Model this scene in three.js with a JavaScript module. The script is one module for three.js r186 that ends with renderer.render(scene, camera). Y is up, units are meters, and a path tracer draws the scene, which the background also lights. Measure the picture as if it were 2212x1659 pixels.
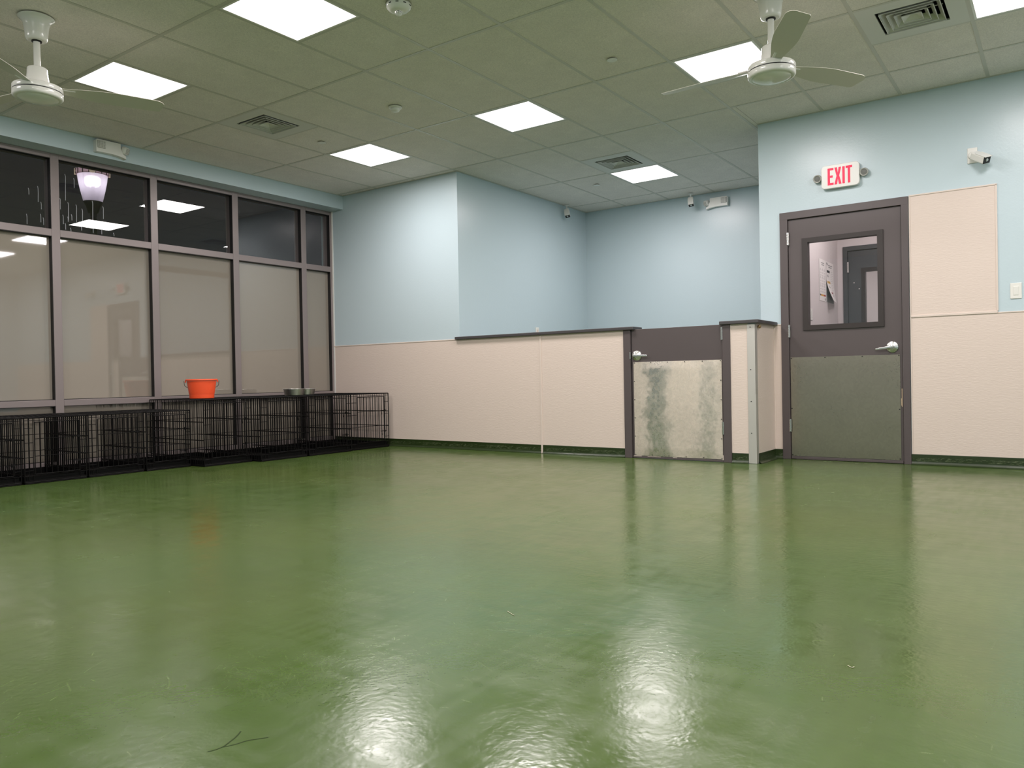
import * as THREE from 'three';
import { RoundedBoxGeometry } from 'three/addons/geometries/RoundedBoxGeometry.js';
import { mergeGeometries } from 'three/addons/utils/BufferGeometryUtils.js';
import { RectAreaLightUniformsLib } from 'three/addons/lights/RectAreaLightUniformsLib.js';

// ------------------------------------------------------------------ camera, night sky, exposure
const W = 2212, H = 1659, FPX = 1676.58, EYE = 0.77;
const scene = new THREE.Scene();
const camera = new THREE.PerspectiveCamera(2 * Math.atan(H / 2 / FPX) * 180 / Math.PI, W / H, 0.05, 200);
camera.rotation.order = 'YXZ';
camera.rotation.set(-0.00834, 0.62042, -0.01838);
camera.position.set(0, EYE, 0);
camera.updateMatrixWorld(true);
scene.add(camera);
scene.background = new THREE.Color().setRGB(0.013, 0.0125, 0.014);   // night outside
const renderer = new THREE.WebGLRenderer({ antialias: true });
renderer.toneMapping = THREE.LinearToneMapping;
renderer.toneMappingExposure = 1.0;
renderer.shadowMap.enabled = true;
renderer.shadowMap.type = THREE.PCFSoftShadowMap;
RectAreaLightUniformsLib.init();
const PANEL_LIGHT = 32.5, PANEL_GLOW = 2.6;         // luminance of the LED panels' light, and of the diffuser as the eye sees it
const PANEL_TINT = [1.0, 0.93, 0.925];

// ------------------------------------------------------------------ measures (metres, floor at y = 0)
const S = 0.6096, GX = -7.17413, GZ = -1.5753;     // ceiling grid: 2 ft by 4 ft
const CEIL = 3.016;
const XL = -7.16, XG = -7.37;                      // header face, face of the window frame
const ZP = -6.54, XA = -5.36, ZA = -9.32;          // front of the half wall, alcove side wall, alcove back wall
const ZD = -7.05, XD = -2.25;                      // wall with the tall door and its free end
const XR = 2.6, ZB = 2.2;                          // right wall and wall behind the camera
const gx = i => GX + i * S, gz = j => GZ - j * 2 * S;

// ------------------------------------------------------------------ helpers
let seed = 12345;
const rnd = () => { seed = (seed * 1664525 + 1013904223) >>> 0; return seed / 4294967296; };
const rr = (a, b) => a + (b - a) * rnd();
const V = (x, y, z) => new THREE.Vector3(x, y, z);
function floorAt(u, v) {                           // pixel of the photograph -> point on the floor
  const d = V((u - W / 2) / FPX, -(v - H / 2) / FPX, -1).applyQuaternion(camera.quaternion);
  return d.multiplyScalar(-EYE / d.y).add(camera.position);
}
function metricUV(g) {                             // uv in metres from the position, by the way each face points
  const p = g.attributes.position, n = g.attributes.normal, uv = new Float32Array(p.count * 2);
  for (let i = 0; i < p.count; i++) {
    const ax = Math.abs(n.getX(i)), ay = Math.abs(n.getY(i)), az = Math.abs(n.getZ(i));
    if (ay >= ax && ay >= az) { uv[2 * i] = p.getX(i); uv[2 * i + 1] = p.getZ(i); }
    else if (ax >= az) { uv[2 * i] = p.getZ(i); uv[2 * i + 1] = p.getY(i); }
    else { uv[2 * i] = p.getX(i); uv[2 * i + 1] = p.getY(i); }
  }
  g.setAttribute('uv', new THREE.BufferAttribute(uv, 2));
  return g;
}
function bx(x0, x1, y0, y1, z0, z1) {              // box from its limits
  const g = new THREE.BoxGeometry(Math.abs(x1 - x0), Math.abs(y1 - y0), Math.abs(z1 - z0));
  g.translate((x0 + x1) / 2, (y0 + y1) / 2, (z0 + z1) / 2);
  return metricUV(g);
}
function rbx(x0, x1, y0, y1, z0, z1, r = 0.003, seg = 2) {
  const g = new RoundedBoxGeometry(Math.abs(x1 - x0), Math.abs(y1 - y0), Math.abs(z1 - z0), seg, r);
  g.translate((x0 + x1) / 2, (y0 + y1) / 2, (z0 + z1) / 2);
  return metricUV(g);
}
function rod(a, b, r, seg = 6, cap = true) {       // straight bar between two points
  const d = b.clone().sub(a), L = d.length();
  const g = new THREE.CylinderGeometry(r, r, L, seg, 1, !cap);
  g.applyQuaternion(new THREE.Quaternion().setFromUnitVectors(V(0, 1, 0), d.clone().normalize()));
  g.translate((a.x + b.x) / 2, (a.y + b.y) / 2, (a.z + b.z) / 2);
  return g;
}
function tube(pts, r, seg = 24, rad = 8) {
  return new THREE.TubeGeometry(new THREE.CatmullRomCurve3(pts), seg, r, rad, false);
}
const lathe = (pts, seg = 40) => new THREE.LatheGeometry(pts.map(p => new THREE.Vector2(p[0], p[1])), seg);
function merge(list) { return list.length === 1 ? list[0] : mergeGeometries(list.map(g => { const h = g.index ? g.toNonIndexed() : g; for (const k of Object.keys(h.attributes)) if (!['position', 'normal', 'uv'].includes(k)) h.deleteAttribute(k); return h; })); }
function mesh(name, geo, mat, parent = scene) {
  const m = new THREE.Mesh(Array.isArray(geo) ? merge(geo) : geo, mat);
  m.name = name; m.castShadow = true; m.receiveShadow = true;
  parent.add(m);
  return m;
}
const used = {};
function numbered(name) { const k = used[name] = (used[name] ?? -1) + 1; return k ? `${name}_${String(k).padStart(3, '0')}` : name; }
function thing(name, label, category, pos = [0, 0, 0], turn = 0, group) {
  const g = new THREE.Group(); g.name = numbered(name); g.position.set(...pos); g.rotation.y = turn;
  g.userData = { label, category }; if (group) g.userData.group = group;
  scene.add(g); return g;
}
function struct(name, label, category) {
  const g = new THREE.Group(); g.name = name; g.userData = { kind: 'structure', label, category }; scene.add(g); return g;
}
function structMesh(name, geo, mat, label, category) {
  const m = mesh(name, geo, mat); m.userData = { kind: 'structure', label, category }; return m;
}

// ------------------------------------------------------------------ textures
function data(size, fn, srgb = false, reps = [1, 1]) {
  const a = new Uint8Array(size * size * 4);
  fn(a, size);
  const t = new THREE.DataTexture(a, size, size, THREE.RGBAFormat);
  t.wrapS = t.wrapT = THREE.RepeatWrapping; t.magFilter = THREE.LinearFilter; t.minFilter = THREE.LinearMipmapLinearFilter; t.generateMipmaps = true;
  t.repeat.set(reps[0], reps[1]);
  if (srgb) t.colorSpace = THREE.SRGBColorSpace;
  t.needsUpdate = true; return t;
}
function noiseGrid(n, sd) {                         // tileable value noise: n cells a side
  let s = sd >>> 0; const r = () => { s = (s * 1664525 + 1013904223) >>> 0; return s / 4294967296; };
  const g = new Float32Array(n * n); for (let i = 0; i < n * n; i++) g[i] = r();
  return (u, v) => {
    u = ((u % 1) + 1) % 1 * n; v = ((v % 1) + 1) % 1 * n;
    const i = Math.floor(u), j = Math.floor(v), f = u - i, h = v - j, a = f * f * (3 - 2 * f), b = h * h * (3 - 2 * h);
    const i1 = (i + 1) % n, j1 = (j + 1) % n, i0 = i % n, j0 = j % n;
    return (g[j0 * n + i0] * (1 - a) + g[j0 * n + i1] * a) * (1 - b) + (g[j1 * n + i0] * (1 - a) + g[j1 * n + i1] * a) * b;
  };
}
function noiseRect(nu, nv, sd) {                    // tileable value noise with cells of different width and height
  let s = sd >>> 0; const r = () => { s = (s * 1664525 + 1013904223) >>> 0; return s / 4294967296; };
  const g = new Float32Array(nu * nv); for (let i = 0; i < nu * nv; i++) g[i] = r();
  return (u, v) => {
    u = ((u % 1) + 1) % 1 * nu; v = ((v % 1) + 1) % 1 * nv;
    const i = Math.floor(u), j = Math.floor(v), f = u - i, h = v - j, a = f * f * (3 - 2 * f), b = h * h * (3 - 2 * h);
    const i1 = (i + 1) % nu, j1 = (j + 1) % nv;
    return (g[(j % nv) * nu + i % nu] * (1 - a) + g[(j % nv) * nu + i1] * a) * (1 - b) + (g[j1 * nu + i % nu] * (1 - a) + g[j1 * nu + i1] * a) * b;
  };
}
let ds = 4242; const clamp = x => { ds = (ds * 1664525 + 1013904223) >>> 0; x += ds / 4294967296; return x < 0 ? 0 : x > 255 ? 255 : x; };   // byte with dithered rounding, so that slow tone changes make no steps

// green epoxy floor: tone drift, pale scratches, dark scuffs; 4.096 m a side
const FT = 4.096, FN = 2048;
const floorMap = data(FN, (a, n) => {
  const n1 = noiseGrid(5, 1), n2 = noiseGrid(17, 2), n3 = noiseGrid(90, 3), n4 = noiseRect(40, 160, 4), n5 = noiseRect(160, 40, 14);
  const buf = new Float32Array(n * n * 3);
  for (let y = 0; y < n; y++) for (let x = 0; x < n; x++) {
    const u = x / n, v = y / n, k = 1 + 0.05 * (n1(u, v) - 0.5) + 0.04 * (n2(u, v) - 0.5) + 0.03 * (n3(u, v) - 0.5) + 0.025 * (n4(u, v) - 0.5) + 0.025 * (n5(u, v) - 0.5);
    const t = n1(u + 0.37, v + 0.61) - 0.5, o = 3 * (y * n + x);
    buf[o] = 72 * k + 5 * t; buf[o + 1] = 91 * k; buf[o + 2] = 42 * k - 4 * t;
  }
  const dab = (px, py, c, al) => {
    const x = ((Math.round(px) % n) + n) % n, y = ((Math.round(py) % n) + n) % n, o = 3 * (y * n + x);
    for (let q = 0; q < 3; q++) buf[o + q] += (c[q] - buf[o + q]) * al;
  };
  const stroke = (x, y, ang, len, wid, c, al, bend) => {
    for (let s = 0; s < len; s += 0.7) {
      ang += bend * 0.7;
      x += Math.cos(ang) * 0.7; y += Math.sin(ang) * 0.7;
      const e = al * Math.min(1, Math.min(s, len - s) / 5 + 0.15) * (0.6 + 0.4 * rnd());
      for (let w = 0; w < wid; w++) dab(x - Math.sin(ang) * (w - wid / 2), y + Math.cos(ang) * (w - wid / 2), c, e);
    }
  };
  for (let k = 0; k < 80; k++) {                    // clusters of scuffs running the same way
    const cx = rr(0, n), cy = rr(0, n), a0 = rr(0, 6.28), sp = rr(25, 110), pale = rnd() < 0.5, m = Math.floor(rr(6, 26));
    for (let q = 0; q < m; q++) {
      const c = pale ? [128, 138, 100] : [62, 78, 40];
      stroke(cx + rr(-sp, sp), cy + rr(-sp, sp), a0 + rr(-0.35, 0.35), rr(8, 60), rnd() < 0.25 ? 2 : 1, c, pale ? rr(0.05, 0.2) : rr(0.05, 0.16), rr(-0.012, 0.012));
    }
  }
  for (let k = 0; k < 900; k++) stroke(rr(0, n), rr(0, n), rr(0, 6.28), rr(3, 18), 1, [140, 150, 112], rr(0.12, 0.55), rr(-0.03, 0.03));
  for (let k = 0; k < 300; k++) stroke(rr(0, n), rr(0, n), rr(0, 6.28), rr(10, 90), 1, [55, 72, 38], rr(0.06, 0.22), rr(-0.01, 0.01));
  for (let k = 0; k < 16; k++) {                     // sweeping arcs of a mop or a broom
    const x = rr(0, n), y = rr(0, n), a0 = rr(0, 6.28), b = rr(-0.005, 0.005), m = Math.floor(rr(5, 12)), d = rnd() < 0.5;
    for (let q = 0; q < m; q++) stroke(x + rr(-24, 24), y + rr(-24, 24), a0 + rr(-0.06, 0.06), rr(90, 330), 1, d ? [58, 84, 44] : [112, 126, 84], rr(0.06, 0.22), b);
  }
  // rubbed, bluer patch in the middle of the room and single marks the photograph shows
  const at = (u, v) => { const p = floorAt(u, v); return [p.x / FT * n, p.z / FT * n]; };
  for (let k = 0; k < 1500; k++) {
    const t = rr(0, 6.28), q = Math.sqrt(rnd()), [x, y] = at(1180 + 190 * q * Math.cos(t), 1325 + 52 * q * Math.sin(t));
    stroke(x, y, -0.55 + rr(-0.5, 0.5), rr(10, 42), 2, rnd() < 0.22 ? [104, 124, 92] : [52, 86, 50], rr(0.06, 0.2), rr(-0.02, 0.02));
  }
  for (let k = 0; k < 800; k++) {
    const t = rr(0, 6.28), q = Math.sqrt(rnd()), [x, y] = at(600 + 130 * q * Math.cos(t), 1440 + 70 * q * Math.sin(t));
    stroke(x, y, 0.3 + rr(-0.8, 0.8), rr(6, 30), 1, rnd() < 0.5 ? [126, 136, 98] : [56, 76, 38], rr(0.04, 0.14), rr(-0.02, 0.02));
  }
  for (let i = 0; i < n * n; i++) { a[4 * i] = clamp(buf[3 * i]); a[4 * i + 1] = clamp(buf[3 * i + 1]); a[4 * i + 2] = clamp(buf[3 * i + 2]); a[4 * i + 3] = 255; }
}, true, [1 / FT, 1 / FT]);
const floorRough = data(1024, (a, n) => {
  const n1 = noiseGrid(7, 21), n2 = noiseGrid(37, 22), n3 = noiseRect(20, 120, 23), n4 = noiseRect(120, 20, 24);
  for (let y = 0; y < n; y++) for (let x = 0; x < n; x++) {
    const u = x / n, v = y / n, q = 0.78 + 0.30 * (n1(u, v) - 0.5) + 0.22 * (n2(u, v) - 0.5) + 0.2 * (n3(u, v) - 0.5) + 0.2 * (n4(u, v) - 0.5);
    const o = 4 * (y * n + x); a[o] = a[o + 1] = a[o + 2] = clamp(255 * q); a[o + 3] = 255;
  }
}, false, [1 / 3.1, 1 / 3.1]);
const floorBump = data(1024, (a, n) => {              // roller-coated skin of the epoxy
  const n1 = noiseGrid(110, 31), n2 = noiseGrid(260, 32), n3 = noiseGrid(30, 33);
  for (let y = 0; y < n; y++) for (let x = 0; x < n; x++) {
    const u = x / n, v = y / n, q = 0.5 * n1(u, v) + 0.22 * n2(u, v) + 0.28 * n3(u, v), o = 4 * (y * n + x);
    a[o] = a[o + 1] = a[o + 2] = clamp(255 * q); a[o + 3] = 255;
  }
}, false, [1 / 1.3, 1 / 1.3]);
// wall panels: fine horizontal woven relief
const linenBump = data(1024, (a, n) => {
  const n1 = noiseRect(34, 210, 41), n2 = noiseRect(90, 330, 42), n3 = noiseRect(14, 90, 43);
  for (let y = 0; y < n; y++) for (let x = 0; x < n; x++) {
    const u = x / n, v = y / n, q = Math.pow(n1(u, v), 1.6) * 0.6 + 0.25 * n2(u, v) + 0.25 * n3(u, v), o = 4 * (y * n + x);
    a[o] = a[o + 1] = a[o + 2] = clamp(255 * q); a[o + 3] = 255;
  }
}, false, [1 / 0.62, 1 / 0.62]);
const peelBump = data(512, (a, n) => {
  const n1 = noiseGrid(70, 51), n2 = noiseGrid(160, 52), n3 = noiseGrid(9, 53);
  for (let y = 0; y < n; y++) for (let x = 0; x < n; x++) {
    const u = x / n, v = y / n, q = 0.35 * n1(u, v) + 0.3 * n2(u, v) + 0.35 * n3(u, v), o = 4 * (y * n + x);
    a[o] = a[o + 1] = a[o + 2] = clamp(255 * q); a[o + 3] = 255;
  }
}, false, [1 / 0.9, 1 / 0.9]);
const tileMap = data(512, (a, n) => {
  const n1 = noiseGrid(128, 61), n2 = noiseGrid(256, 62), n3 = noiseGrid(6, 63);
  for (let y = 0; y < n; y++) for (let x = 0; x < n; x++) {
    const u = x / n, v = y / n, q = 0.93 + 0.07 * (n1(u, v) - 0.5) + 0.09 * (n2(u, v) - 0.5) + 0.03 * (n3(u, v) - 0.5), o = 4 * (y * n + x);
    a[o] = clamp(242 * q); a[o + 1] = clamp(235 * q); a[o + 2] = clamp(226 * q); a[o + 3] = 255;
  }
}, true, [1 / 0.7, 1 / 0.7]);
function spangle(sd, lo, hi, cells, rough) {          // crystals of galvanised sheet
  return data(512, (a, n) => {
    let s = sd; const r = () => { s = (s * 1664525 + 1013904223) >>> 0; return s / 4294967296; };
    const P = []; for (let i = 0; i < cells * cells; i++) P.push([(i % cells + r()) / cells, (Math.floor(i / cells) + r()) / cells, r()]);
    const w1 = noiseGrid(12, sd + 1), w2 = noiseGrid(12, sd + 2), n3 = noiseGrid(5, sd + 3), n4 = noiseGrid(120, sd + 4);
    for (let y = 0; y < n; y++) for (let x = 0; x < n; x++) {
      const u = x / n + 0.06 * (w1(x / n, y / n) - 0.5), v = y / n + 0.06 * (w2(x / n, y / n) - 0.5);
      let best = 9, val = 0; const ci = Math.floor(u * cells), cj = Math.floor(v * cells);
      for (let j = -1; j <= 1; j++) for (let i = -1; i <= 1; i++) {
        const p = P[((cj + j + cells) % cells) * cells + (ci + i + cells) % cells];
        let dx = Math.abs(u - p[0]), dy = Math.abs(v - p[1]); dx = Math.min(dx, Math.abs(1 - dx)); dy = Math.min(dy, Math.abs(1 - dy));
        const d = dx * dx + dy * dy * 0.6; if (d < best) { best = d; val = p[2]; }
      }
      const q = lo + (hi - lo) * (0.45 * val + 0.4 * n3(x / n, y / n) + 0.15 * n4(x / n, y / n)), o = 4 * (y * n + x);
      a[o] = clamp(q); a[o + 1] = clamp(q * (rough ? 1 : 0.985)); a[o + 2] = clamp(q * (rough ? 1 : 0.94)); a[o + 3] = 255;
    }
  }, !rough, [1 / 0.8, 1 / 0.8]);
}
const baseMap = data(1024, (a, n) => {                // cove base: green with pale chips along the middle
  const n1 = noiseGrid(20, 71);
  const buf = new Float32Array(n * n);
  let s = 77; const r = () => { s = (s * 1664525 + 1013904223) >>> 0; return s / 4294967296; };
  for (let k = 0; k < 200; k++) { let x = r() * n, y = (0.35 + 0.35 * r()) * n; const L = 4 + r() * 26; for (let q = 0; q < L; q++) { x += 1; y += (r() - 0.5) * 5; for (let w = 0; w < 16; w++) buf[(Math.floor(y + w) % n) * n + Math.floor(x) % n] = r() < 0.7 ? 0.5 + 0.5 * r() : 0; } }
  for (let y = 0; y < n; y++) for (let x = 0; x < n; x++) {
    const k = 0.92 + 0.16 * n1(x / n, y / n), o = 4 * (y * n + x), b = buf[y * n + x];
    a[o] = clamp(36 * k + (150 - 36 * k) * b); a[o + 1] = clamp(50 * k + (156 - 50 * k) * b); a[o + 2] = clamp(20 * k + (130 - 20 * k) * b); a[o + 3] = 255;
  }
}, true);

// ------------------------------------------------------------------ materials
const M = {};
const std = (o) => new THREE.MeshStandardMaterial(o), phy = (o) => new THREE.MeshPhysicalMaterial(o);
const rgb = (r, g, b) => new THREE.Color().setRGB(r, g, b);
M.floor = phy({ color: 0xffffff, map: floorMap, roughness: 0.275, roughnessMap: floorRough, bumpMap: floorBump, bumpScale: 0.0004, ior: 1.5 });
M.blue = std({ color: rgb(0.515, 0.62, 0.66), roughness: 0.3, bumpMap: peelBump, bumpScale: 0.0005 });
M.panel = std({ color: rgb(0.69, 0.58, 0.51), roughness: 0.42, bumpMap: linenBump, bumpScale: 0.0006 });
M.panelTrim = std({ color: rgb(0.70, 0.595, 0.525), roughness: 0.35 });
M.tile = std({ color: 0xffffff, map: tileMap, roughness: 0.95 });
M.tee = std({ color: rgb(0.56, 0.54, 0.47), roughness: 0.42 });
M.slab = std({ color: rgb(0.3, 0.3, 0.3), roughness: 0.9 });
M.white = std({ color: rgb(0.78, 0.77, 0.73), roughness: 0.3 });
M.whiteGloss = phy({ color: rgb(0.78, 0.77, 0.72), roughness: 0.16 });
M.vent = std({ color: rgb(0.66, 0.65, 0.60), roughness: 0.5 });
M.black = std({ color: rgb(0.012, 0.012, 0.012), roughness: 0.5 });
M.wire = phy({ color: rgb(0.005, 0.0045, 0.0045), roughness: 0.45, specularIntensity: 0.25 });
M.tray = phy({ color: rgb(0.004, 0.004, 0.004), roughness: 0.6, specularIntensity: 0.15 });
M.doorGrey = std({ color: rgb(0.092, 0.074, 0.074), roughness: 0.38, bumpMap: peelBump, bumpScale: 0.0002 });
M.doorBack = std({ color: rgb(0.062, 0.066, 0.07), roughness: 0.45 });
M.capGrey = std({ color: rgb(0.06, 0.055, 0.057), roughness: 0.4 });
M.brown = std({ color: rgb(0.03, 0.0225, 0.0205), roughness: 0.42 });
M.bareWood = std({ color: rgb(0.5, 0.38, 0.26), roughness: 0.8 });
M.frame = std({ color: rgb(0.25, 0.21, 0.205), roughness: 0.38, metalness: 0.2 });
M.gasket = std({ color: rgb(0.008, 0.007, 0.007), roughness: 0.55 });
M.steel = std({ color: rgb(0.66, 0.65, 0.63), roughness: 0.26, metalness: 1 });
M.galv = std({ color: rgb(0.84, 0.79, 0.765), map: spangle(5, 222, 252, 110, false), roughness: 1, metalness: 0.9 });
M.kick = std({ color: rgb(0.45, 0.41, 0.37), map: spangle(9, 236, 252, 46, false), roughness: 0.44, roughnessMap: spangle(9, 157, 168, 46, true), metalness: 1 });
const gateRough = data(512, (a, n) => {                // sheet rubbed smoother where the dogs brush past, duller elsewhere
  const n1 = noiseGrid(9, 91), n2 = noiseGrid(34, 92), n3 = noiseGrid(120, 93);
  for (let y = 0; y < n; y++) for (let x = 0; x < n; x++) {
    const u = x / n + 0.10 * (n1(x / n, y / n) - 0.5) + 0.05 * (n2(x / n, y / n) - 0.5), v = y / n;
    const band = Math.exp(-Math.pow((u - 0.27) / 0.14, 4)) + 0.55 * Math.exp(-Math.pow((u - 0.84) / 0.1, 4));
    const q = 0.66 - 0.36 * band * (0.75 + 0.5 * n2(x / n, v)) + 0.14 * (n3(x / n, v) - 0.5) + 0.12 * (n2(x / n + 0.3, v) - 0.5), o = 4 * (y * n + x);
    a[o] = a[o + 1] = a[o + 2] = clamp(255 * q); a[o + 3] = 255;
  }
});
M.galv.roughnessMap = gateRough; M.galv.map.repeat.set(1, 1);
M.guard = std({ color: rgb(0.64, 0.615, 0.575), roughness: 0.5, metalness: 0.75 });
M.bowl = std({ color: rgb(0.78, 0.76, 0.72), roughness: 0.3, metalness: 1 });
M.orange = phy({ color: rgb(0.95, 0.1, 0.03), roughness: 0.4, sheen: 0.1 });
M.glass = phy({ color: 0xffffff, roughness: 0.0, transmission: 1, thickness: 0, ior: 1.52 });
M.film = phy({ color: rgb(0.26, 0.23, 0.19), roughness: 0.03, clearcoat: 1, clearcoatRoughness: 0.02, ior: 1.6 });
M.paleWall = std({ color: rgb(0.66, 0.60, 0.60), roughness: 0.6 });
M.panelGlow = std({ color: 0x000000, emissive: rgb(...PANEL_TINT), emissiveIntensity: PANEL_GLOW, roughness: 0.4 });
M.letter = std({ color: rgb(0.18, 0.004, 0.012), emissive: rgb(0.82, 0.012, 0.08), emissiveIntensity: 0.9, roughness: 0.5 });
M.clear = phy({ color: 0xffffff, roughness: 0.08, transmission: 0.85, thickness: 0, ior: 1.5 });
M.lens = std({ color: rgb(0.42, 0.42, 0.38), roughness: 0.22 });
M.bulbGlass = std({ color: rgb(0.2, 0.2, 0.19), roughness: 0.3 });
M.streak = phy({ color: rgb(0.85, 0.85, 0.9), roughness: 0.9, transmission: 0.55, thickness: 0 });
M.base = std({ color: 0xffffff, map: baseMap, roughness: 0.3 });
M.blade = std({ color: rgb(0.6, 0.575, 0.5), roughness: 0.45 });
M.brass = std({ color: rgb(0.3, 0.2, 0.1), roughness: 0.4, metalness: 0.4 });

// ------------------------------------------------------------------ floor, walls, ceiling
const floor = structMesh('floor', bx(-7.55, XR + 0.12, -0.12, 0, -12.2, ZB + 0.12), M.floor, 'glossy green epoxy floor with pale scratches and scuffs', 'floor');
{
  // two dark squiggles left by something dragged, near the camera
  const ink = phy({ color: rgb(0.04, 0.056, 0.026), roughness: 1, specularIntensity: 0 });
  const marks = [[[448, 1624], [462, 1621], [482, 1613], [500, 1600], [512, 1590], [520, 1580]], [[482, 1614], [505, 1609], [535, 1600], [560, 1596], [580, 1593]]];
  for (const m of marks) mesh('scuff_mark', (() => { const g = tube(m.map(([u, v]) => { const p = floorAt(u, v); return V(p.x, 0, p.z); }), 0.0019, 20, 5); g.scale(1, 0.12, 1); g.translate(0, 0.0002, 0); return g; })(), ink, floor);
  const fluff = std({ color: rgb(0.42, 0.4, 0.3), roughness: 0.95 });
  for (const m of [[[1096, 1321], [1101, 1324], [1107, 1328], [1111, 1330]], [[1831, 1438], [1836, 1441], [1841, 1443], [1845, 1441]]]) mesh('fluff', (() => { const g = tube(m.map(([u, v]) => { const p = floorAt(u, v); return V(p.x, 0, p.z); }), 0.0015, 12, 5); g.scale(1, 0.5, 1); g.translate(0, 0.0012, 0); return g; })(), fluff, floor);
}
structMesh('wall_left_header', bx(-7.56, XL, 2.855, CEIL + 0.16, ZP, ZB), M.blue, 'blue painted header above the row of windows', 'wall');
structMesh('wall_left', bx(-7.56, XG, 0, 2.855, -0.52, ZB), M.blue, 'blue wall that goes on past the windows', 'wall');
structMesh('wall_pillar', bx(-7.56, XA, 0, CEIL + 0.16, ZA - 0.2, ZP), M.blue, 'pale blue projecting wall between the windows and the alcove', 'wall');
structMesh('wall_alcove', bx(XA, XD, 0, CEIL + 0.16, ZA - 0.2, ZA), M.blue, 'blue back wall of the alcove behind the half wall', 'wall');
structMesh('wall_divider', bx(XD, XD + 0.12, 0, CEIL + 0.16, -9.52, ZD - 0.0), M.blue, 'blue side wall of the alcove ending beside the tall door', 'wall');
structMesh('wall_back', [bx(XD + 0.12, -2.045, 0, CEIL + 0.16, ZD - 0.13, ZD), bx(-2.045, -1.058, 2.166, CEIL + 0.16, ZD - 0.13, ZD), bx(-1.058, XR + 0.12, 0, CEIL + 0.16, ZD - 0.13, ZD)], M.blue, 'pale blue wall around the tall grey door', 'wall');
structMesh('wall_right', bx(XR, XR + 0.12, 0, CEIL + 0.16, ZD, ZB + 0.12), M.blue, 'blue side wall of the room', 'wall');
structMesh('wall_behind', bx(-7.56, XR, 0, CEIL + 0.16, ZB, ZB + 0.12), M.blue, 'blue wall opposite the half wall', 'wall');

// wall panels and their trims
const strip = (name, x0, x1, y0, y1, z0, z1, label) => structMesh(name, rbx(x0, x1, y0, y1, z0, z1, 0.0025), M.panelTrim, label, 'trim');
structMesh('wall_panel_back', [bx(-7.37, -4.314, 0.07, 1.192, ZP, ZP + 0.004), bx(-4.304, -3.376, 0.07, 1.192, ZP, ZP + 0.004)], M.panel, 'beige textured wall panels along the half wall', 'wall panel');
structMesh('wall_panel_post', bx(-2.35, -2.2, 0.07, 1.192, ZP, ZP + 0.004), M.panel, 'narrow beige wall panel between the gate and the steel corner guard', 'wall panel');
structMesh('wall_panel_return', bx(-2.14, -2.136, 0.07, 1.192, ZD, -6.58), M.panel, 'beige wall panel on the short return beside the tall door', 'wall panel');
structMesh('wall_panel_jamb', bx(-2.136, -2.068, 0.07, 1.196, ZD, ZD + 0.004), M.panel, 'sliver of beige wall panel between the return and the door frame', 'wall panel');
structMesh('wall_panel_right', bx(-1.03, XR, 0.07, 1.2, ZD, ZD + 0.004), M.panel, 'low beige textured wall panel beside the door handle', 'wall panel');
structMesh('wall_panel_upper', bx(-1.03, -0.43, 1.212, 2.186, ZD, ZD + 0.004), M.panel, 'upright beige wall panel above the low one beside the door', 'wall panel');
strip('trim_1', -7.37, -5.4, 1.188, 1.2, ZP, ZP + 0.008, 'thin beige cap strip on the wall panel below the blue projecting wall');
strip('trim_2', -4.318, -4.3, 0.0, 1.19, ZP + 0.0005, ZP + 0.012, 'upright beige joint strip between two panels of the half wall');
strip('trim_3', -2.352, -2.34, 0.085, 1.19, ZP, ZP + 0.007, 'upright beige edge strip beside the gate frame');
strip('trim_4', -2.134, -2.068, 1.19, 1.202, ZD, ZD + 0.008, 'short beige cap strip left of the tall door');
strip('trim_5', -2.138, -2.126, 0.085, 1.19, ZD, ZD + 0.008, 'upright beige strip in the corner beside the tall door');
strip('trim_6', -1.03, -0.424, 1.198, 1.216, ZD, ZD + 0.011, 'beige joint strip between the low and the upright wall panel');
strip('trim_7', -0.424, XR, 1.196, 1.206, ZD, ZD + 0.008, 'thin beige cap strip below the light switch');
strip('trim_8', -0.434, -0.42, 1.216, 2.19, ZD, ZD + 0.009, 'upright beige edge strip of the tall panel beside the blue wall');
strip('trim_9', -1.03, -0.42, 2.182, 2.194, ZD, ZD + 0.009, 'beige top strip of the upright wall panel');
strip('trim_10', -1.032, -1.022, 0.085, 2.19, ZD, ZD + 0.009, 'upright beige strip along the right door jamb');
structMesh('trim_11', rbx(-7.37, -7.345, 0.62, 2.855, ZP, ZP + 0.006, 0.002), M.white, 'thin white bead between the last window and the projecting wall', 'trim');

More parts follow.
